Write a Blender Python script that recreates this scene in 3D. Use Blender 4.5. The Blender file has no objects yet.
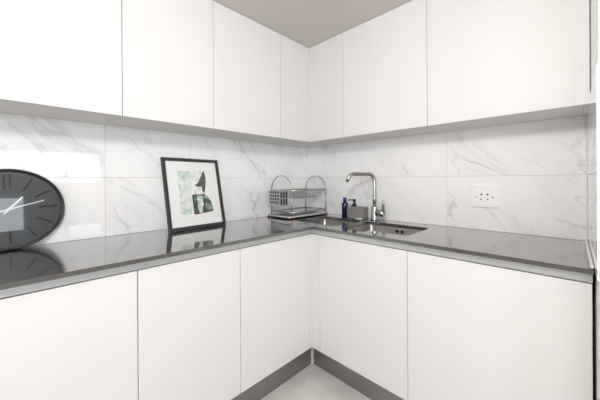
import bpy, bmesh, math, random
from mathutils import Vector, Matrix
random.seed(4)
PI = math.pi
R = math.radians
SC = bpy.context.scene
COL = SC.collection

CT = 0.9066          # worktop height above the floor
CEIL = CT + 1.2808   # ceiling height
UB = CT + 0.5691     # underside of the wall cabinets

# ------------------------------------------------------------------ materials
def new_mat(name):
    m = bpy.data.materials.new(name)
    m.use_nodes = True
    nt = m.node_tree
    b = nt.nodes['Principled BSDF']
    return m, nt, b

def plain(name, col, rough=.5, metal=0., spec=.5, coat=0., bump=0., bscale=200.):
    m, nt, b = new_mat(name)
    b.inputs['Base Color'].default_value = (*col, 1)
    b.inputs['Roughness'].default_value = rough
    b.inputs['Metallic'].default_value = metal
    b.inputs['Specular IOR Level'].default_value = spec
    b.inputs['Coat Weight'].default_value = coat
    # a faint procedural unevenness of the surface
    tc = nt.nodes.new('ShaderNodeTexCoord')
    n = nt.nodes.new('ShaderNodeTexNoise')
    n.inputs['Scale'].default_value = bscale
    n.inputs['Detail'].default_value = 3
    nt.links.new(tc.outputs['Object'], n.inputs['Vector'])
    if bump:
        bp = nt.nodes.new('ShaderNodeBump')
        bp.inputs['Strength'].default_value = bump
        bp.inputs['Distance'].default_value = .001
        nt.links.new(n.outputs['Fac'], bp.inputs['Height'])
        nt.links.new(bp.outputs['Normal'], b.inputs['Normal'])
    else:
        mr = nt.nodes.new('ShaderNodeMapRange')
        mr.inputs['To Min'].default_value = max(0, rough - .03)
        mr.inputs['To Max'].default_value = min(1, rough + .03)
        nt.links.new(n.outputs['Fac'], mr.inputs['Value'])
        nt.links.new(mr.outputs['Result'], b.inputs['Roughness'])
    return m

def ramp(nt, stops, src):
    r = nt.nodes.new('ShaderNodeValToRGB')
    e = r.color_ramp.elements
    while len(e) < len(stops):
        e.new(.5)
    for i, (p, c) in enumerate(stops):
        e[i].position = p
        e[i].color = (*c, 1) if len(c) == 3 else c
    nt.links.new(src, r.inputs['Fac'])
    return r

def marble(name, axis, seed=0., rot=-48):
    """60 x 30 cm glossy marble-look tiles, straight joints. axis: which world axis runs along the wall"""
    m, nt, b = new_mat(name)
    L = nt.links.new
    g = nt.nodes.new('ShaderNodeNewGeometry')
    sx = nt.nodes.new('ShaderNodeSeparateXYZ')
    L(g.outputs['Position'], sx.inputs[0])
    cb = nt.nodes.new('ShaderNodeCombineXYZ')
    L(sx.outputs[axis], cb.inputs[0]); L(sx.outputs[2], cb.inputs[1])
    # each tile (a mesh island) is cut from another piece of the slab
    rnd = nt.nodes.new('ShaderNodeCombineXYZ')
    for i in range(3): L(g.outputs['Random Per Island'], rnd.inputs[i])
    sh = nt.nodes.new('ShaderNodeVectorMath'); sh.operation = 'MULTIPLY_ADD'
    sh.inputs[1].default_value = (37.3, 25.1, 13.7)
    L(rnd.outputs[0], sh.inputs[0]); L(cb.outputs[0], sh.inputs[2])
    mp = nt.nodes.new('ShaderNodeMapping')
    mp.inputs['Location'].default_value = (seed, seed * .7, seed * .3)
    mp.inputs['Rotation'].default_value = (0, 0, R(rot))
    mp.inputs['Scale'].default_value = (1.35, .5, 1)
    mp.vector_type = 'TEXTURE'
    L(sh.outputs[0], mp.inputs['Vector'])
    def vein(scale, width, dist):
        n = nt.nodes.new('ShaderNodeTexNoise')
        n.inputs['Scale'].default_value = scale
        n.inputs['Detail'].default_value = 6
        n.inputs['Roughness'].default_value = .55
        n.inputs['Distortion'].default_value = dist
        L(mp.outputs[0], n.inputs['Vector'])
        s = nt.nodes.new('ShaderNodeMath'); s.operation = 'SUBTRACT'; s.inputs[1].default_value = .5
        L(n.outputs['Fac'], s.inputs[0])
        a = nt.nodes.new('ShaderNodeMath'); a.operation = 'ABSOLUTE'
        L(s.outputs[0], a.inputs[0])
        q = nt.nodes.new('ShaderNodeMapRange'); q.interpolation_type = 'SMOOTHSTEP'
        q.inputs['From Min'].default_value = 0; q.inputs['From Max'].default_value = width
        q.inputs['To Min'].default_value = 1; q.inputs['To Max'].default_value = 0
        L(a.outputs[0], q.inputs['Value'])
        return q.outputs[0]
    v1 = vein(1.9, .026, .35)
    v2 = vein(4.6, .020, .3)
    cl = nt.nodes.new('ShaderNodeTexNoise')
    cl.inputs['Scale'].default_value = 2.6; cl.inputs['Detail'].default_value = 4
    L(mp.outputs[0], cl.inputs['Vector'])
    cr = ramp(nt, [(.46, (0, 0, 0)), (.66, (1, 1, 1))], cl.outputs['Fac'])
    m1 = nt.nodes.new('ShaderNodeMath'); m1.operation = 'MULTIPLY'
    L(v1, m1.inputs[0]); L(cr.outputs['Color'], m1.inputs[1])
    m2 = nt.nodes.new('ShaderNodeMath'); m2.operation = 'MULTIPLY'; m2.inputs[1].default_value = .35
    L(v2, m2.inputs[0])
    m3 = nt.nodes.new('ShaderNodeMath'); m3.operation = 'MULTIPLY'
    L(m2.outputs[0], m3.inputs[0]); L(cr.outputs['Color'], m3.inputs[1])
    s1 = nt.nodes.new('ShaderNodeMath'); s1.operation = 'ADD'; s1.use_clamp = True
    L(m1.outputs[0], s1.inputs[0]); L(m3.outputs[0], s1.inputs[1])
    s2 = nt.nodes.new('ShaderNodeMath'); s2.operation = 'MULTIPLY_ADD'; s2.inputs[1].default_value = .75; s2.use_clamp = True
    c2 = nt.nodes.new('ShaderNodeMath'); c2.operation = 'MULTIPLY'; c2.inputs[1].default_value = .14
    L(cr.outputs['Color'], c2.inputs[0])
    L(s1.outputs[0], s2.inputs[0]); L(c2.outputs[0], s2.inputs[2])
    mx = nt.nodes.new('ShaderNodeMix'); mx.data_type = 'RGBA'
    mx.inputs['A'].default_value = (.91, .91, .915, 1)
    mx.inputs['B'].default_value = (.62, .62, .63, 1)
    L(s2.outputs[0], mx.inputs['Factor'])
    L(mx.outputs['Result'], b.inputs['Base Color'])
    b.inputs['Roughness'].default_value = .03
    return m

def quartz():
    m, nt, b = new_mat('polished_grey_quartz')
    L = nt.links.new
    tc = nt.nodes.new('ShaderNodeTexCoord')
    n = nt.nodes.new('ShaderNodeTexNoise'); n.inputs['Scale'].default_value = 420; n.inputs['Detail'].default_value = 2
    L(tc.outputs['Object'], n.inputs['Vector'])
    r = ramp(nt, [(.35, (.055, .053, .052)), (.6, (.075, .072, .070)), (.75, (.11, .106, .104))], n.outputs['Fac'])
    L(r.outputs['Color'], b.inputs['Base Color'])
    b.inputs['Roughness'].default_value = .07
    b.inputs['IOR'].default_value = 1.7
    b.inputs['Coat Weight'].default_value = 1.0; b.inputs['Coat IOR'].default_value = 1.6; b.inputs['Coat Roughness'].default_value = .04
    return m

def stone_floor():
    m, nt, b = new_mat('pale_concrete_floor')
    L = nt.links.new
    tc = nt.nodes.new('ShaderNodeTexCoord')
    n = nt.nodes.new('ShaderNodeTexNoise'); n.inputs['Scale'].default_value = 5; n.inputs['Detail'].default_value = 8; n.inputs['Roughness'].default_value = .6
    L(tc.outputs['Object'], n.inputs['Vector'])
    r = ramp(nt, [(.3, (.60, .575, .55)), (.55, (.72, .70, .675)), (.75, (.80, .78, .76))], n.outputs['Fac'])
    L(r.outputs['Color'], b.inputs['Base Color'])
    b.inputs['Roughness'].default_value = .45
    return m

def brushed(name, col, rough, sc=(4, 300, 300)):
    m, nt, b = new_mat(name)
    L = nt.links.new
    tc = nt.nodes.new('ShaderNodeTexCoord')
    mp = nt.nodes.new('ShaderNodeMapping'); mp.inputs['Scale'].default_value = sc
    L(tc.outputs['Object'], mp.inputs[0])
    n = nt.nodes.new('ShaderNodeTexNoise'); n.inputs['Scale'].default_value = 1; n.inputs['Detail'].default_value = 2
    L(mp.outputs[0], n.inputs['Vector'])
    q = nt.nodes.new('ShaderNodeMapRange')
    q.inputs['To Min'].default_value = rough * .8; q.inputs['To Max'].default_value = rough * 1.25
    L(n.outputs['Fac'], q.inputs['Value']); L(q.outputs[0], b.inputs['Roughness'])
    b.inputs['Base Color'].default_value = (*col, 1)
    b.inputs['Metallic'].default_value = 1
    return m

def thin_glass(name, tint=(1, 1, 1), refl=1.0):
    m, nt, b = new_mat(name)
    L = nt.links.new
    nt.nodes.remove(b)
    out = nt.nodes['Material Output']
    tr = nt.nodes.new('ShaderNodeBsdfTransparent'); tr.inputs[0].default_value = (*tint, 1)
    gl = nt.nodes.new('ShaderNodeBsdfGlossy'); gl.inputs['Roughness'].default_value = .02
    fr = nt.nodes.new('ShaderNodeFresnel'); fr.inputs[0].default_value = 1.5
    mu = nt.nodes.new('ShaderNodeMath'); mu.operation = 'MULTIPLY'; mu.inputs[1].default_value = refl; mu.use_clamp = True
    L(fr.outputs[0], mu.inputs[0])
    mx = nt.nodes.new('ShaderNodeMixShader')
    L(mu.outputs[0], mx.inputs[0]); L(tr.outputs[0], mx.inputs[1]); L(gl.outputs[0], mx.inputs[2])
    L(mx.outputs[0], out.inputs[0])
    return m

def blotch(name, c0, c1, scale=60., lo=.4, hi=.6):
    m, nt, b = new_mat(name)
    tc = nt.nodes.new('ShaderNodeTexCoord')
    n = nt.nodes.new('ShaderNodeTexNoise'); n.inputs['Scale'].default_value = scale; n.inputs['Detail'].default_value = 4
    nt.links.new(tc.outputs['Object'], n.inputs['Vector'])
    r = ramp(nt, [(lo, c0), (hi, c1)], n.outputs['Fac'])
    nt.links.new(r.outputs['Color'], b.inputs['Base Color'])
    b.inputs['Roughness'].default_value = .7
    return m

M = dict(
    door=plain('white_lacquer', (.70, .695, .687), .48, spec=.3),
    carcass=plain('white_melamine', (.80, .79, .775), .5),
    wall=plain('white_plaster', (.82, .81, .79), .9, bump=.15),
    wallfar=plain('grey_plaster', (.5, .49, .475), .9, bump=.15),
    satin=plain('white_satin_paint', (.84, .83, .81), .28),
    ceil=plain('grey_ceiling_paint', (.60, .566, .537), .9, bump=.1),
    tileL=marble('marble_tile_left', 1, 2.3),
    tileR=marble('marble_tile_back', 0, 9.1, -42),
    grout=plain('beige_grout', (.60, .57, .52), .8),
    quartz=quartz(), floor=stone_floor(),
    rail=plain('satin_aluminium', (.52, .535, .545), .36, metal=.6),
    plinth=brushed('dark_brushed_plinth', (.33, .32, .31), .4),
    alu=plain('light_aluminium', (.72, .72, .71), .35, metal=.2),
    steel=brushed('stainless_steel', (.31, .305, .30), .28, (900, 900, 8)),
    wire=plain('steel_wire', (.50, .49, .48), .3, metal=1),
    chrome=plain('brushed_chrome', (.52, .515, .505), .27, metal=1),
    dark=plain('dark_void', (.012, .012, .013), .6),
    black=plain('black_plastic', (.012, .012, .013), .35),
    traydark=plain('dark_grey_tray', (.07, .07, .072), .3),
    pale=plain('pale_grey_plastic', (.62, .61, .60), .35),
    red=plain('red_rubber', (.32, .035, .03), .5),
    holder=plain('perforated_steel', (.46, .455, .445), .45, metal=.4),
    blue=plain('deep_blue_glass', (.004, .009, .075), .15, spec=.5),
    bluecap=plain('blue_plastic_cap', (.02, .05, .33), .3),
    concrete=blotch('grey_concrete', (.20, .195, .19), (.27, .265, .26), 90),
    white=plain('white_plastic', (.92, .92, .915), .35),
    ceramic=plain('white_ceramic', (.80, .79, .76), .2),
    silicone=plain('white_silicone', (.80, .78, .73), .5),
    frame=plain('black_frame', (.028, .028, .030), .42),
    clockrim=plain('black_clock_rim', (.02, .018, .018), .3),
    dial=plain('charcoal_dial', (.045, .055, .064), .4),
    numeral=plain('black_numeral', (.004, .004, .005), .25),
    hand=plain('white_hand', (.85, .85, .86), .4),
    mount=plain('white_card', (.93, .93, .925), .8),
    mint=blotch('pale_mint_wash', (.46, .60, .545), (.84, .87, .86), 24, .32, .56),
    wash=blotch('faint_grey_wash', (.58, .66, .63), (.88, .89, .885), 36, .3, .54),
    mint2=blotch('mint_skin_tone', (.42, .55, .49), (.72, .79, .75), 34, .36, .6),
    ink=blotch('dark_green_ink', (.045, .06, .055), (.13, .15, .14), 50, .35, .65),
    ink2=blotch('mid_green_ink', (.14, .20, .175), (.36, .46, .41), 60, .35, .65),
    glass=thin_glass('clock_glass', (1, 1, 1), .9),
    pglass=thin_glass('picture_glass', (1, 1, 1), .3),
    wframe=plain('white_window_frame', (.8, .8, .8), .4),
    wglass=thin_glass('window_glass', (1, 1, 1), .6),
)

# ------------------------------------------------------------------ mesh helpers
class MB:
    def __init__(s, off=(0, 0, 0)):
        s.bm = bmesh.new(); s.off = Vector(off); s.mi = 0; s.smooth = set()
    def _v(s, p): return s.bm.verts.new(Vector(p) - s.off)
    def _f(s, vs, smooth=False):
        try:
            f = s.bm.faces.new(vs); f.material_index = s.mi; f.smooth = smooth; return f
        except ValueError:
            return None
    def box(s, x0, x1, y0, y1, z0, z1):
        x0, x1 = sorted((x0, x1)); y0, y1 = sorted((y0, y1)); z0, z1 = sorted((z0, z1))
        v = [s._v((x, y, z)) for z in (z0, z1) for y in (y0, y1) for x in (x0, x1)]
        for q in ((0, 2, 3, 1), (4, 5, 7, 6), (0, 1, 5, 4), (2, 6, 7, 3), (0, 4, 6, 2), (1, 3, 7, 5)):
            s._f([v[i] for i in q])
        return s
    def rings(s, rings, closed_ends=True, smooth=True, loop=False):
        rs = [[s._v(p) for p in r] for r in rings]
        n = len(rs[0])
        pairs = list(zip(rs, rs[1:])) + ([(rs[-1], rs[0])] if loop else [])
        for a, b in pairs:
            for i in range(n):
                s._f([a[i], a[(i + 1) % n], b[(i + 1) % n], b[i]], smooth)
        if closed_ends and not loop:
            s._f(list(reversed(rs[0]))); s._f(rs[-1])
        return s
    def tube(s, pts, r, n=10, loop=False):
        pts = [Vector(p) for p in pts]
        m = len(pts); rings = []
        up = None
        for i, p in enumerate(pts):
            if loop:
                t = (pts[(i + 1) % m] - pts[i - 1]).normalized()
            else:
                t = (pts[min(i + 1, m - 1)] - pts[max(i - 1, 0)]).normalized()
            if up is None:
                up = Vector((0, 0, 1)) if abs(t.z) < .9 else Vector((1, 0, 0))
            a = (up - t * up.dot(t)).normalized(); b = t.cross(a); up = a
            rr = r[i] if isinstance(r, (list, tuple)) else r
            rings.append([p + a * math.cos(2 * PI * k / n) * rr + b * math.sin(2 * PI * k / n) * rr for k in range(n)])
        return s.rings(rings, loop=loop)
    def lathe(s, c, prof, n=32, axis='z'):
        c = Vector(c); rings = []
        for r, h in prof:
            ring = []
            for k in range(n):
                a = 2 * PI * k / n
                u, w = r * math.cos(a), r * math.sin(a)
                ring.append(c + (Vector((u, w, h)) if axis == 'z' else Vector((h, u, w)) if axis == 'x' else Vector((w, h, u))))
            rings.append(ring)
        return s.rings(rings)
    def prism(s, poly, f0, f1):
        """poly: 2D points; f0/f1 map (u, v) to 3D for the two caps"""
        a = [s._v(f0(*p)) for p in poly]; b = [s._v(f1(*p)) for p in poly]
        n = len(poly)
        s._f(list(reversed(a))); s._f(b)
        for i in range(n):
            s._f([a[i], a[(i + 1) % n], b[(i + 1) % n], b[i]])
        return s
    def build(s, name, mats, parent=None, bevel=0., seg=2, auto=True):
        bmesh.ops.recalc_face_normals(s.bm, faces=s.bm.faces[:])
        me = bpy.data.meshes.new(name); s.bm.to_mesh(me); s.bm.free()
        for m in (mats if isinstance(mats, (list, tuple)) else [mats]):
            me.materials.append(m)
        o = bpy.data.objects.new(name, me); COL.objects.link(o)
        if parent: o.parent = parent
        elif s.off.length: o.location = s.off
        if bevel:
            md = o.modifiers.new('bevel', 'BEVEL'); md.width = bevel; md.segments = seg
            md.limit_method = 'ANGLE'; md.angle_limit = R(50)
        return o

def tag(o, label=None, cat=None, group=None, kind=None):
    if label: o['label'] = label
    if cat: o['category'] = cat
    if group: o['group'] = group
    if kind: o['kind'] = kind
    return o
def empty(name, loc, label, cat, group=None, rot=(0, 0, 0)):
    o = bpy.data.objects.new(name, None); COL.objects.link(o)
    o.location = loc; o.rotation_euler = rot; o.empty_display_size = .1
    return tag(o, label, cat, group)

def rrect(x0, x1, y0, y1, r, n=6):
    pts = []
    for cx, cy, a0 in ((x1 - r, y1 - r, 0), (x0 + r, y1 - r, 90), (x0 + r, y0 + r, 180), (x1 - r, y0 + r, 270)):
        for k in range(n + 1):
            a = R(a0 + 90 * k / n)
            pts.append((cx + r * math.cos(a), cy + r * math.sin(a)))
    return pts

# ------------------------------------------------------------------ the room
X1, Y1 = 5.6, -4.6                 # far side of the room
SX = 1.838                         # face of the short return wall at the worktop's end
def struct(mb, name, mat, **k): return tag(mb.build(name, mat, **k), kind='structure')
struct(MB().box(-.15, X1 + .15, Y1 - .15, .15, -.1, 0), 'floor', M['floor'])
struct(MB().box(-.15, X1 + .15, Y1 - .15, .15, CEIL, CEIL + .1), 'ceiling', M['ceil'])
struct(MB().box(-.13, 0, Y1, .13, 0, CEIL), 'wall_left', M['wall'])
struct(MB().box(0, X1, 0, .13, 0, CEIL), 'wall_back', M['wall'])
struct(MB().box(SX, SX + .12, -.658, 0, 0, CEIL), 'wall_return', M['satin'], bevel=.002)
# far wall with a wide window facing the left-hand run of cabinets
WY0, WY1, WZ0, WZ1 = -2.25, -.54, 1.12, 1.80
DY0, DY1, DZ0, DZ1 = -4.4, -2.45, .95, 2.1  # second opening, out of view, added to brighten the left-hand cabinets
w = MB()
w.box(X1, X1 + .13, Y1, DY0, 0, CEIL); w.box(X1, X1 + .13, DY1, WY0, 0, CEIL)
w.box(X1, X1 + .13, DY0, DY1, 0, DZ0); w.box(X1, X1 + .13, DY0, DY1, DZ1, CEIL); w.box(X1, X1 + .13, WY1, 0, 0, CEIL)
w.box(X1, X1 + .13, WY0, WY1, 0, WZ0); w.box(X1, X1 + .13, WY0, WY1, WZ1, CEIL)
struct(w, 'wall_right', M['wallfar'])
# wall behind the camera with a glazed opening added to light the room
VX0, VX1, VZ0, VZ1 = 2.2, 5.2, .95, 2.1
w = MB()
w.box(0, VX0, Y1 - .13, Y1, 0, CEIL); w.box(VX1, X1, Y1 - .13, Y1, 0, CEIL)
w.box(VX0, VX1, Y1 - .13, Y1, 0, VZ0); w.box(VX0, VX1, Y1 - .13, Y1, VZ1, CEIL)
struct(w, 'wall_front', M['wallfar'])
def window(name, axis, c, a0, a1, z0, z1, n):
    t = .05
    m = MB()
    def bx(u0, u1, w0, w1):
        if axis == 0: m.box(c, c + .06, u0, u1, w0, w1)
        else: m.box(u0, u1, c - .06, c, w0, w1)
    bx(a0, a0 + t, z0, z1); bx(a1 - t, a1, z0, z1); bx(a0 + t, a1 - t, z0, z0 + t); bx(a0 + t, a1 - t, z1 - t, z1)
    for k in range(1, n):
        u = a0 + (a1 - a0) * k / n
        bx(u - t / 2, u + t / 2, z0 + t, z1 - t)
    f = tag(m.build(name, M['wframe']), kind='structure')
    g = MB()
    if axis == 0: g.box(c + .027, c + .033, a0 + t, a1 - t, z0 + t, z1 - t)
    else: g.box(a0 + t, a1 - t, c - .033, c - .027, z0 + t, z1 - t)
    g.build('window_pane', M['wglass'], f)
window('window_1', 0, X1 + .03, WY0, WY1, WZ0, WZ1, 3)
window('fill_window_side', 0, X1 + .03, DY0, DY1, DZ0, DZ1, 2)
window('fill_window_front', 1, Y1 - .03, VX0, VX1, VZ0, VZ1, 3)

# tiled splashback between worktop and wall cabinets
SL = .014                          # face of the left tiles
SX0 = SX
SX -= .0042                        # tile on the return wall
def splash(axis, face, seams, label, mat):
    m = MB(); g = .0012
    z0, zm, z1 = CT + .0003, CT + .3007, UB + .03
    d = .0012
    for a, b in zip(seams, seams[1:]):
        for u, w in ((z0, zm), (zm, z1)):
            if axis == 'y': m.box(.003, face, a + g, b - g, u + g, w - g)
            else: m.box(a + g, b - g, face, -.003, u + g, w - g)
    m.mi = 1
    if axis == 'y': m.box(.001, face - d, seams[0], seams[-1], z0, z1)
    else: m.box(seams[0], seams[-1], face + d, -.001, z0, z1)
    tag(struct(m, 'backsplash', [mat, M['grout']]), label, 'backsplash')
splash('y', SL, (-2.05, -1.430, -1.012, -.449, -.001), 'white marble tile splashback on the left wall', M['tileL'])
splash('x', -.0085, (SL + .0005, .601, 1.221, SX - .0005), 'white marble tile splashback on the back wall', M['tileR'])
m = MB(); m.box(SX + .0002, SX0 - .0004, -.6575, -.0095, CT + .0012, CT + .2998); m.box(SX + .0002, SX0 - .0004, -.6575, -.0095, CT + .3016, UB + .03)
tag(struct(m, 'backsplash', M['tileR']), 'white marble tiles on the return wall at the right end', 'backsplash')
tag(struct(MB().box(SX - .010, SX - .0005, -.53, -.009, CT + .0005, CT + .010), 'trim_1', M['silicone'], bevel=.004),
    'white bead of sealant along the end of the worktop', 'trim')

tag(struct(MB().box(SX - .0042, SX + .0001, -.0127, -.0088, CT + .0105, UB - .001), 'trim_2', M['silicone'], bevel=.0015),
    'thin white bead of sealant up the tiled corner at the right', 'trim')

# ------------------------------------------------------------------ cabinets
LX, RY = .5737, -.5120             # faces of the base doors, left run / back run
ULX, URY = .3064, -.2611           # faces of the wall cabinet doors
DT = .018
def carcass(c, x0, x1, y0, y1, z0, z1, top, front):
    """open-fronted box of 16 mm boards; front: 'x' or 'y' = side that carries the door"""
    t = .016; g = .0008
    x0 += g; x1 -= g; y0 += g; y1 -= g
    if front == 'x':
        c.box(x0, x1, y0, y0 + t, z0, z1); c.box(x0, x1, y1 - t, y1, z0, z1)
        c.box(x0 + t, x1 - .001, y0 + t + .0006, y1 - t - .0006, z0 + .0012, z0 + t)
        c.box(x0, x0 + t - .001, y0 + t, y1 - t, z0, z1)
        if top: c.box(x0 + t, x1 - .001, y0 + t, y1 - t, z1 - t, z1)
        c.box(x0 + t, x1 - .01, y0 + t, y1 - t, (z0 + z1) / 2, (z0 + z1) / 2 + t) if top else None
    else:
        c.box(x0, x0 + t, y0, y1, z0, z1); c.box(x1 - t, x1, y0, y1, z0, z1)
        c.box(x0 + t + .0006, x1 - t - .0006, y0 + .001, y1 - t, z0 + .0012, z0 + t)
        c.box(x0 + t, x1 - t, y1 - t + .001, y1, z0, z1)
        if top: c.box(x0 + t, x1 - t, y0 + .001, y1 - t, z1 - t, z1)
        c.box(x0 + t, x1 - t, y0 + .01, y1 - t, (z0 + z1) / 2, (z0 + z1) / 2 + t) if top else None
GAP = .0013
def cabinet(name, label, group, body, door, front, z0, z1, dz0, dz1, top):
    x0, x1, y0, y1 = body
    base = ((x0 + x1) / 2, (y0 + y1) / 2, z0)
    e = empty(name, base, label, 'cabinet', group)
    c = MB(base); carcass(c, x0, x1, y0, y1, z0, z1, top, front); c.build('carcass', M['carcass'], e)
    d = MB(base); a0, a1 = door
    if front == 'x': d.box(x1 + .0015, x1 + .0015 + DT, a0 + GAP, a1 - GAP, dz0, dz1)
    else: d.box(a0 + GAP, a1 - GAP, y0 - .0015 - DT, y0 - .0015, dz0, dz1)
    d.build('door', M['door'], e, bevel=.0012)
    return e
# wall cabinets
UT = CEIL - .002
ubx, uby = ULX - DT - .0015, URY + DT + .0015
gU = 'white handleless wall cabinets'
def upper_l(lbl, y0, y1, yb1=None):
    cabinet('wall_cabinet', lbl, gU, (.001, ubx, y0, yb1 or y1), (y0, y1), 'x', UB, UT, UB + .001, UT, True)
def upper_r(lbl, x0, x1):
    cabinet('wall_cabinet', lbl, gU, (x0, x1, uby, -.001), (x0, x1), 'y', UB, UT, UB + .001, UT, True)
upper_l('white wall cabinet directly above the black clock', -2.05, -1.4165)
upper_l('white wall cabinet above the left half of the framed picture', -1.4165, -1.003)
upper_l('white wall cabinet between the framed picture and the dish rack', -1.003, -.534)
upper_l('narrow white wall cabinet above the dish rack, left side of the corner', -.534, URY - .0005, -.002)
upper_r('narrow white wall cabinet at the corner above the blue bottle', ULX - .010, .628)
upper_r('white wall cabinet above the tap and the right sink bowl', .628, 1.205)
upper_r('widest white wall cabinet, above the power socket', 1.205, 1.8365)
# base cabinets
BZ0, BZ1 = CT - .757, CT - .0515
gB = 'white handleless base cabinets'
lbx, rby = LX - DT - .0015, RY + DT + .0015
def base_l(lbl, y0, y1):
    cabinet('base_cabinet', lbl, gB, (.003, lbx, y0, y1), (y0, y1), 'x', BZ0 + .002, CT - .0475, BZ0, BZ1, False)
def base_r(lbl, x0, x1, xb0=None):
    cabinet('base_cabinet', lbl, gB, (xb0 or x0, x1, rby, -.003), (x0, x1), 'y', BZ0 + .002, CT - .0475, BZ0, BZ1, False)
base_l('white base cabinet under the black clock', -2.05, -1.427)
base_l('white base cabinet under the framed picture', -1.427, -1.003)
base_l('white base cabinet of the left run next to the inner corner', -1.003, -.535)
base_r('white sink base cabinet right of the inner corner', .643, 1.206, .02)
base_r('widest white base cabinet under the power socket', 1.206, 1.8305)
# filler that closes the inner corner
f = MB((LX, RY, BZ0))
f.box(LX - DT, LX, -.535 + GAP, RY, BZ0, BZ1); f.box(LX - DT, .643 - GAP, RY, RY + DT - .001, BZ0, BZ1)
tag(f.build('corner_filler', M['door'], bevel=.001), 'narrow white filler strip in the inner corner between base cabinets', 'filler panel')

# recessed aluminium grip rails under the worktop
RZ0, RZ1 = CT - .0465, CT - .0168
r_ = MB((LX, -1.3, RZ0)); r_.box(LX - .012, LX + .006, -2.05, RY - .006, RZ0, RZ1); r_.box(LX - .03, LX - .013, -2.05, -.54, RZ0 + .004, RZ0 + .008)
tag(r_.build('grip_rail', M['rail'], bevel=.001), 'silver grip rail under the worktop edge of the left run', 'rail', 'grip rails')
r_ = MB((1.2, RY, RZ0)); r_.box(LX - .012, 1.8305, RY - .0055, RY + .012, RZ0, RZ1); r_.box(LX + .1, 1.8305, RY + .013, RY + .02, RZ0 + .004, RZ0 + .008)
tag(r_.build('grip_rail', M['rail'], bevel=.001), 'silver grip rail under the worktop edge of the sink run', 'rail', 'grip rails')

# plinths
PX, PY = .5201, -.4556
tag(MB((PX, -1.3, 0)).box(PX - .016, PX, -2.05, PY - .012, .0005, BZ0 - .001).build('plinth', M['plinth']),
    'dark grey plinth under the left run of base cabinets', 'plinth', 'dark plinths')
tag(MB((1.2, PY, 0)).box(PX + .012, 1.8305, PY, PY + .016, .0005, BZ0 - .001).build('plinth', M['plinth']),
    'dark grey plinth under the sink run of base cabinets', 'plinth', 'dark plinths')
tag(MB((PX, PY, 0)).box(PX - .004, PX + .0115, PY - .0115, PY + .004, .0005, BZ0 - .001).build('plinth_corner', M['alu'], bevel=.002),
    'light metal corner strip joining the two dark plinths', 'corner strip')

# ------------------------------------------------------------------ worktop with two bowl cut-outs
WL, WR = .6071, -.5335
SBL = (.335, .705, -.440, -.130)   # left bowl x0,x1,y0,y1
SBR = (.752, 1.166, -.425, -.130)
wt = MB((0, 0, CT))
def worktop():
    bm = wt.bm
    outer = [(.0015, -.0015), (.0015, -2.05), (WL, -2.05), (WL, WR), (SX - .0015, WR), (SX - .0015, -.0015)]
    loops = [outer, rrect(*SBL, .03), rrect(*SBR, .03)]
    edges = []
    for lp in loops:
        vs = [bm.verts.new((x, y, 0)) for x, y in lp]
        edges += [bm.edges.new((vs[i], vs[(i + 1) % len(vs)])) for i in range(len(vs))]
    res = bmesh.ops.triangle_fill(bm, use_beauty=True, use_dissolve=False, edges=edges)
    faces = [g for g in res['geom'] if isinstance(g, bmesh.types.BMFace)]
    ex = bmesh.ops.extrude_face_region(bm, geom=faces)
    bmesh.ops.translate(bm, vec=(0, 0, -.0163), verts=[g for g in ex['geom'] if isinstance(g, bmesh.types.BMVert)])
worktop()
tag(wt.build('worktop', M['quartz'], bevel=.0012), 'polished dark grey L-shaped worktop running around the corner', 'worktop')

# undermounted sink, two bowls
sk = empty('kitchen_sink', (.75, -.28, CT - .19), 'stainless steel double bowl sink set under the grey worktop', 'sink')
def bowl(x0, x1, y0, y1, ox):
    off = (.75, -.28, CT - .19)
    m = MB(off)
    def loop(i, z, r): return [(x, y, CT + z) for x, y in rrect(x0 + i, x1 - i, y0 + i, y1 - i, max(r, .004))]
    spec = [(-.012, -.0190, .042), (.002, -.0190, .030), (.004, -.024, .032), (.010, -.150, .045), (.014, -.166, .05), (.026, -.176, .055), (.05, -.180, .05), (.10, -.183, .035)]
    m.rings([loop(*q) for q in spec], closed_ends=False)
    cx, cy = (x0 + x1) / 2, (y0 + y1) / 2
    # floor of the bowl closes onto the waste
    n = len(loop(*spec[-1]))
    inner = [(cx + .043 * math.cos(2 * PI * k / n + .0), cy + .043 * math.sin(2 * PI * k / n), CT - .185) for k in range(n)]
    last = loop(*spec[-1])
    inner = [(cx + .043 * (px - cx) / math.hypot(px - cx, py - cy), cy + .043 * (py - cy) / math.hypot(px - cx, py - cy), CT - .185) for px, py, _ in last]
    m.rings([last, inner], closed_ends=False)
    bmesh.ops.remove_doubles(m.bm, verts=m.bm.verts[:], dist=.0001)
    o = m.build('bowl', M['steel'], sk)
    md = o.modifiers.new('shell', 'SOLIDIFY'); md.thickness = .0012; md.offset = 1
    d = MB(off)
    d.lathe((cx, cy, CT - .186), [(.046, .001), (.044, .004), (.034, .002), (.030, -.006), (.012, -.006), (.010, .001), (.004, .002)])
    d.build('drain', M['chrome'], o)
    for s in (-1, 1):
        h = MB(off)
        h.lathe((x1 - ox + s * .017, y1 - .0075, CT - .043), [(.0105, -.002), (.0115, .003)], 18, 'y')
        h.build('overflow_hole', M['dark'], o)
bowl(*SBL, .150); bowl(*SBR, .188)

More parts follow.
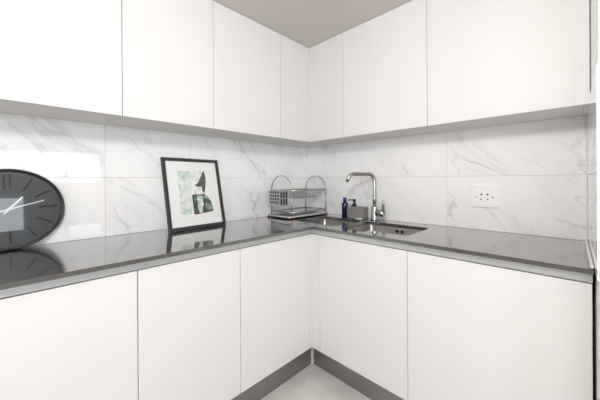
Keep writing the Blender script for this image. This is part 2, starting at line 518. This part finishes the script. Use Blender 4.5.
# ------------------------------------------------------------------ mixer tap
tx, ty = .752, -.066
tp = empty('mixer_tap', (tx, ty, CT), 'brushed steel swan neck mixer tap behind the sink', 'tap')
m = MB((tx, ty, CT)); c = (tx, ty, CT)
m.lathe(c, [(.026, 0), (.026, .006), (.0225, .010), (.0215, .012), (.0215, .090), (.020, .096), (.0145, .099)])
m.build('tap_body', M['chrome'], tp)
dx, dy = -.45, -.893
pts = [(tx, ty, CT + .098)]
zt = .322; rr = .045; Ls = .205
pts += [(tx, ty, CT + .15), (tx, ty, CT + .2), (tx, ty, CT + .25)]
for k in range(0, 9):
    a = R(90 * k / 8); h = rr * (1 - math.cos(a)); pts.append((tx + dx * h, ty + dy * h, CT + zt - rr + rr * math.sin(a)))
for q in (.3, .6, .85): pts.append((tx + dx * (rr + (Ls - 2 * rr) * q), ty + dy * (rr + (Ls - 2 * rr) * q), CT + zt))
for k in range(0, 8):
    a = R(68 * k / 7); h = Ls - rr + rr * math.sin(a); pts.append((tx + dx * h, ty + dy * h, CT + zt - rr * (1 - math.cos(a))))
e0 = Vector(pts[-1]); d0 = (e0 - Vector(pts[-2])).normalized(); pts.append(tuple(e0 + d0 * .02))
m = MB((tx, ty, CT)); m.tube(pts, .0128, 16); m.build('spout', M['chrome'], tp)
e1 = Vector(pts[-1])
m = MB((tx, ty, CT)); m.tube([e1 - d0 * .002, e1 + d0 * .004], .0105, 16); m.build('aerator', M['dark'], tp)
hx, hy = .80, .14
m = MB((tx, ty, CT))
m.tube([(tx + .018, ty, CT + .052), (tx + .060, ty, CT + .052), (tx + .076, ty, CT + .052)], [.023, .023, .021], 18)
hd = m.build('handle_hub', M['chrome'], tp)
m = MB((tx, ty, CT))
m.tube([(tx + .068, ty, CT + .055), (tx + .071, ty - .004, CT + .085), (tx + .076, ty - .010, CT + .118), (tx + .079, ty - .014, CT + .142)], [.0125, .0110, .0090, .0070], 12)
m.build('lever', M['chrome'], tp)

# ------------------------------------------------------------------ dish rack left of the sink
RX0, RX1, RY0, RY1 = .040, .276, -.414, -.048
TX0, TX1, TY0, TY1 = .027, .280, -.440, -.030
ro = (.17, -.23, CT)
rk = empty('dish_rack', ro, 'small steel wire dish rack with two hoops in the corner', 'dish rack')
H = .205
wr = .0042
m = MB(ro)                                     # legs and rails
for x in (RX0, RX1):
    m.tube([(x, RY0, CT + H), (x, RY1, CT + H)], wr, 8)
    m.tube([(x, RY0, CT + .045), (x, RY1, CT + .045)], wr, 8)
for y in (RY0, RY1):
    m.tube([(RX0, y, CT + H), (RX1, y, CT + H)], wr, 8)
    m.tube([(RX0, y, CT + .045), (RX1, y, CT + .045)], wr, 8)
m.build('rack_frame', M['wire'], rk)
for x in (RX0, RX1):
    for y in (RY0, RY1):
        m = MB(ro); m.tube([(x, max(y, TY0 + .01) if y < -.3 else min(y, TY1 - .008), CT + .0115), (x, y, CT + H)], .004, 8)
        m.build('leg', M['wire'], rk)
for x in (TX0, TX1 - .004):
    for y in (TY0, TY1):
        m = MB(ro); m.lathe((x, y, CT), [(.0045, .0005), (.0055, .002), (.0055, .006), (.0045, .0085)], 14)
        m.build('foot_cap', M['red'], rk)
for y in (RY0, RY1):                           # carrying hoops
    m = MB(ro)
    pts = [((RX0 + RX1) / 2 - .5 * (RX1 - RX0) * math.cos(PI * k / 24), y, CT + H + .112 * math.sin(PI * k / 24)) for k in range(25)]
    m.tube(pts, .0036, 8); m.build('hoop', M['wire'], rk)
PYS = [RY0 + .02 + k * .026 for k in range(13)]   # plate slots: V-shaped wires
m = MB(ro)
for y in PYS:
    m.tube([(RX0, y, CT + H), (RX0 + .07, y + .010, CT + H - .058), (RX1 - .07, y + .010, CT + H - .058), (RX1, y, CT + H)], .0026, 6)
for x in (RX0 + .07, RX1 - .07):
    m.tube([(x, RY0 + .012, CT + H - .060), (x, RY1 - .03, CT + H - .060)], .003, 8)
for x in (RX0 + .03, RX1 - .03):
    m.tube([(x, RY0 + .006, CT + H - .024), (x, RY1 - .012, CT + H - .024)], .0018, 6)
m.build('plate_wires', M['wire'], rk)
# drip tray
m = MB(ro)
tx0, tx1, ty0, ty1 = TX0, TX1, TY0, TY1
m.box(tx0, tx1, ty0, ty1, CT + .008, CT + .011)
m.build('drip_tray', M['traydark'], rk)
m = MB(ro)
lp = [(x, y, CT + .026) for x, y in rrect(tx0, tx1, ty0, ty1, .02)]
m.rings([[(x, y, CT + .008) for x, y in rrect(tx0 - .001, tx1 + .001, ty0 - .001, ty1 + .001, .02)],
         [(x, y, CT + .0215) for x, y in rrect(tx0 - .006, tx1 + .006, ty0 - .006, ty1 + .006, .022)],
         [(x, y, CT + .0215) for x, y in rrect(tx0 - .002, tx1 + .002, ty0 - .002, ty1 + .002, .02)],
         [(x, y, CT + .008) for x, y in rrect(tx0 + .003, tx1 - .003, ty0 + .003, ty1 - .003, .018)]], loop=True)
m.build('tray_rim', M['pale'], rk)
# perforated cutlery holder on the near end
hx0, hx1, hy0, hy1, hz0, hz1 = .124, .245, RY0 - .085, RY0 - .006, CT + .098, CT + H + .002
m = MB(ro); t = .002
m.box(hx0, hx1, hy0, hy0 + t, hz0, hz1); m.box(hx1 - t, hx1, hy0 + t, hy1 - t, hz0, hz1); m.box(hx0, hx0 + t, hy0 + t, hy1 - t, hz0, hz1)
m.mi = 1                                       # solid dark patches painted on for the shaded insides of punched holes
for i in range(4):
    for j in range(4):
        u = hx0 + .014 + i * .027; v = hz0 + .018 + j * .024
        m.box(u, u + .017, hy0 - .0003, hy0 + .0005, v, v + .014)
for i in range(3):
    for j in range(2):
        u = hy0 + .008 + i * .023; v = hz0 + .008 + j * .049
        m.box(hx1 - .0005, hx1 + .0003, u, u + .0155, v, v + .043)
m.mi = 0
m.box(hx0, hx1, hy1 - t, hy1, hz0, hz1)
m.box(hx0 + t, hx1 - t, hy0 + t, hy1 - t, hz0, hz0 + t)
ch = m.build('cutlery_holder', [M['holder'], M['dark']], rk)
for x in (.14, .21):
    m = MB(ro); m.tube([(x, hy1 - .004, CT + H - .02), (x, hy1 - .004, CT + H + .008), (x, RY0, CT + H + .008), (x, RY0 + .006, CT + H - .004)], .002, 6)
    m.build('hook', M['wire'], ch)

# ------------------------------------------------------------------ small things behind the sink
bx_, by_ = .478, -.052
b = empty('bottle', (bx_, by_, CT), 'slim dark blue bottle with blue cap standing behind the sink', 'bottle')
m = MB((bx_, by_, CT)); m.lathe((bx_, by_, CT), [(.021, 0), (.0235, .003), (.0235, .100), (.022, .106), (.015, .111), (.0125, .113), (.0125, .118)], 28); m.build('bottle_body', M['blue'], b)
m = MB((bx_, by_, CT)); m.lathe((bx_, by_, CT), [(.0135, .1185), (.0135, .144), (.0125, .147), (.006, .148)], 24); m.build('cap', M['bluecap'], b)

dx0, dx1, dy0, dy1 = .538, .682, -.105, -.040
so = ((dx0 + dx1) / 2, (dy0 + dy1) / 2, CT)
s_ = empty('soap_dispenser', so, 'grey concrete soap dispenser block with black pump beside the tap', 'soap dispenser')
m = MB(so); m.box(dx0, dx1, dy0, dy1, CT + .0005, CT + .088); m.build('dispenser_body', M['concrete'], s_, bevel=.004, seg=3)
pcx, pcy = .583, -.0725
m = MB(so); m.lathe((pcx, pcy, CT + .0885), [(.016, 0), (.016, .016), (.013, .019), (.007, .020), (.007, .034), (.011, .035), (.011, .050), (.009, .052)], 24)
pm = m.build('pump', M['black'], s_)
m = MB(so); m.tube([(pcx, pcy, CT + .1335), (pcx - .03, pcy - .015, CT + .1345), (pcx - .048, pcy - .023, CT + .131)], [.0055, .0045, .0035], 10); m.build('nozzle', M['black'], pm)
qx, qy = .655, -.122
m = MB((qx, qy, CT))
def ell(rx, ry, z): return [(qx + rx * math.cos(2 * PI * k / 28), qy + ry * math.sin(2 * PI * k / 28), CT + z) for k in range(28)]
m.rings([ell(.024, .009, .0006), ell(.032, .0145, .010), ell(.030, .0125, .0105), ell(.022, .008, .004)])
tag(m.build('soap_dish', M['ceramic']), 'tiny white oval soap dish at the sink edge before the dispenser', 'soap dish')

# ------------------------------------------------------------------ double socket on the back wall
kx0, kx1, kz0, kz1 = 1.359, 1.493, CT + .1275, CT + .252
ko = ((kx0 + kx1) / 2, -.0088, (kz0 + kz1) / 2)
k_ = empty('power_socket', ko, 'white double power socket on the marble tiles', 'socket')
kc = ko[0]; kz = ko[2]
m = MB(ko); m.box(kx0, kx1, -.0165, -.0090, kz0, kz1); m.build('faceplate', M['white'], k_, bevel=.0025, seg=3)
m = MB(ko); m.box(kx0 + .010, kx1 - .022, -.0182, -.0168, kz0 + .016, kz1 - .030); m.build('insert', M['white'], k_, bevel=.0006)
for ux, uz, r0 in ((-.042, -.004, .0032), (-.0165, .009, .0047), (-.0185, -.017, .0038), (.0125, .009, .0047), (.0135, -.017, .0038), (.038, -.006, .0040)):
    m = MB(ko); m.lathe((kc + ux, 0, kz + uz), [(r0, -.0187), (r0, -.0175)], 16, 'y'); m.build('pin_hole', M['dark'], k_)

# ------------------------------------------------------------------ framed picture leaning on the left wall
FW, FH, FT, FB = .347, .424, .0145, .0185
p = empty('framed_picture', (.1275, -1.010, CT + .0005), 'black framed art print in white mount leaning against the tiles', 'picture', rot=(0, -R(12.8), R(6.0)))
m = MB(); hw = FW / 2
m.box(0, FT, -hw, -hw + FB, 0, FH); m.box(0, FT, hw - FB, hw, 0, FH)
m.box(0, FT, -hw + FB, hw - FB, 0, FB); m.box(0, FT, -hw + FB, hw - FB, FH - FB, FH)
m.build('picture_frame', M['frame'], p, bevel=.001)
m = MB(); m.box(.002, .006, -hw + FB, hw - FB, FB, FH - FB); m.build('backing_card', M['mount'], p)
m = MB(); m.box(.0125, .0140, -hw + FB, hw - FB, FB, FH - FB); m.build('glazing', M['pglass'], p)
# print: loose mint and dark ink figure, u,v in 0..1 of the sheet
pu0, pu1, pv0, pv1 = -.098, .106, .083, .352
m = MB()
lay = 0
def sheet(poly, mi):
    global lay
    m.mi = mi; d = .0064 + lay * .00025; lay += 1
    m.prism(poly, lambda u, v: (.0058, pu0 + u * (pu1 - pu0), pv0 + v * (pv1 - pv0)), lambda u, v: (d, pu0 + u * (pu1 - pu0), pv0 + v * (pv1 - pv0)))
sheet([(.02, .04), (.10, 0), (.30, .01), (.36, .20), (.36, .46), (.42, .62), (.38, .80), (.42, .98), (.05, .99), (0, .75), (.04, .5), (0, .3)], 0)
sheet([(.40, .96), (.60, .99), (.78, .97), (.72, .86), (.64, .77), (.52, .70), (.46, .74), (.40, .84)], 5)
sheet([(.40, .62), (.50, .67), (.66, .62), (.74, .46), (.66, .45), (.44, .46)], 5)
sheet([(.06, .93), (.30, .95), (.26, .80), (.20, .72), (.08, .78)], 3)
sheet([(.83, .99), (.86, .85), (.84, .68), (.775, .47), (.72, .50), (.70, .61), (.68, .63), (.58, .61), (.48, .665), (.57, .69), (.66, .78), (.745, .90), (.80, .98)], 1)
sheet([(.375, .44), (.38, 0), (.50, .0), (.62, .01), (.80, .02), (.985, .04), (.97, .16), (.94, .27), (.85, .38), (.76, .45), (.62, .44), (.5, .45)], 1)
sheet([(.54, .43), (.50, .34), (.53, .26), (.50, .18), (.54, .02), (.64, .02), (.66, .14), (.70, .22), (.68, .30), (.72, .36), (.66, .42), (.60, .40)], 3)
sheet([(.64, .20), (.67, .17), (.69, .21), (.68, .27), (.65, .26)], 4)
sheet([(.74, .20), (.78, .10), (.84, .08), (.92, .06), (.95, .16), (.90, .24), (.82, .22), (.78, .25)], 2)
sheet([(.74, .40), (.80, .35), (.85, .33), (.80, .40)], 3)
sheet([(.42, .36), (.45, .24), (.47, .34)], 2)
m.build('art_print', [M['mint'], M['ink'], M['ink2'], M['mint2'], M['mount'], M['wash']], p)

# ------------------------------------------------------------------ round clock leaning on the left wall
CR = .1675
k = empty('round_clock', (.0475, -1.750, CT + .0005), 'large round black clock with white hands leaning on the tiles', 'clock', rot=(0, -R(4.3), R(5.5)))
cz = CR
m = MB()
m.lathe((0, 0, cz), [(CR - .004, .0005), (CR, .004), (CR, .026), (CR - .003, .030), (CR - .007, .030), (CR - .0105, .024), (CR - .0105, .012)], 72, 'x')
m.build('clock_rim', M['clockrim'], k)
m = MB(); m.lathe((0, 0, cz), [(CR - .011, .0125), (CR - .011, .0145)], 72, 'x'); m.build('dial', M['dial'], k)
def barr(m, ang, r0, r1, off, wd, x0=.0146, x1=.0172, off2=None):
    """bar along the radius at clock angle ang (degrees from 12, clockwise), shifted sideways by off"""
    a = R(ang); rad = Vector((0, math.sin(a), math.cos(a))); tan = Vector((0, math.cos(a), -math.sin(a)))
    o2 = off if off2 is None else off2
    C0 = Vector((0, 0, cz))
    q = [C0 + rad * r0 + tan * (off - wd / 2), C0 + rad * r0 + tan * (off + wd / 2), C0 + rad * r1 + tan * (o2 + wd / 2), C0 + rad * r1 + tan * (o2 - wd / 2)]
    m.rings([[v + Vector((x0, 0, 0)) for v in q], [v + Vector((x1, 0, 0)) for v in q]], smooth=False)
for h in range(12):                # plain raised bars, a pair of them at the top
    for off in ((-.0085, .0085) if h == 0 else (0,)):
        m = MB(); barr(m, h * 30 - 2, .087, .143, off, .0062, .0146, .0190); m.build('hour_mark', M['numeral'], k)
m = MB(); barr(m, 38, -.022, .063, 0, .006, .0185, .0197); m.build('hour_hand', M['hand'], k)
m = MB(); barr(m, 73, -.026, .107, 0, .0046, .0200, .0210); m.build('minute_hand', M['hand'], k)
m = MB(); m.lathe((0, 0, cz), [(.0055, .0147), (.0055, .0220), (.003, .0225)], 20, 'x'); m.build('pivot', M['hand'], k)
m = MB(); m.lathe((0, 0, cz), [(CR - .0106, .0242), (CR - .0106, .0256)], 72, 'x'); m.build('clock_glass', M['glass'], k)

# ------------------------------------------------------------------ light
def area(name, loc, rot, sx, sy, power, col):
    l = bpy.data.lights.new(name, 'AREA'); l.shape = 'RECTANGLE'; l.size = sx; l.size_y = sy
    l.energy = power; l.color = col
    o = bpy.data.objects.new(name, l); COL.objects.link(o); o.location = loc; o.rotation_euler = rot
    return o
# daylight outside the small window, and fill light through the two added openings
area('daylight_window_small', (X1 + .25, (WY0 + WY1) / 2, (WZ0 + WZ1) / 2), (0, R(90), 0), WZ1 - WZ0, WY1 - WY0, 14, (.90, .96, 1.0))
area('fill_side_opening', (X1 + .25, (DY0 + DY1) / 2, (DZ0 + DZ1) / 2), (0, R(90), 0), DZ1 - DZ0, DY1 - DY0, 78, (.95, .98, 1.0))
area('fill_front_opening', ((VX0 + VX1) / 2, Y1 - .3, (VZ0 + VZ1) / 2), (R(90), 0, 0), VX1 - VX0, VZ1 - VZ0, 62, (1.0, .98, .95))
# unseen fill light added below the ceiling, without any fixture
pl = bpy.data.lights.new('ceiling_fill', 'POINT'); pl.energy = 50; pl.color = (1.0, .985, .97); pl.shadow_soft_size = .10
po = bpy.data.objects.new('ceiling_fill', pl); COL.objects.link(po); po.location = (1.68, -1.78, CEIL - .30)
wd_ = bpy.data.worlds.new('sky'); SC.world = wd_; wd_.use_nodes = True
bg = wd_.node_tree.nodes['Background']; bg.inputs[0].default_value = (.85, .92, 1, 1); bg.inputs[1].default_value = 2.0

# ------------------------------------------------------------------ camera
cd = bpy.data.cameras.new('camera'); cam = bpy.data.objects.new('camera', cd); COL.objects.link(cam)
cd.sensor_fit = 'HORIZONTAL'; cd.sensor_width = 36; cd.lens = 36 * 274.07 / 600
cd.shift_x = -26.75 / 600; cd.shift_y = -20.12 / 600
cd.clip_start = .02
cam.location = (1.7823, -1.7178, CT + .2834)
cam.rotation_mode = 'QUATERNION'
cam.rotation_quaternion = (Matrix.Rotation(R(41.8053), 3, 'Z') @ Matrix.Rotation(R(90), 3, 'X') @ Matrix.Rotation(R(-.2964), 3, 'Z')).to_quaternion()
SC.camera = cam
vs = SC.view_settings
vs.view_transform = 'Standard'; vs.look = 'None'; vs.gamma = 1; vs.use_curve_mapping = False
vs.exposure = -0.08
SC.cycles.max_bounces = 10; SC.cycles.diffuse_bounces = 6; SC.cycles.glossy_bounces = 5
SC.cycles.transparent_max_bounces = 12; SC.cycles.caustics_reflective = False; SC.cycles.caustics_refractive = False
SC.cycles.use_denoising = True
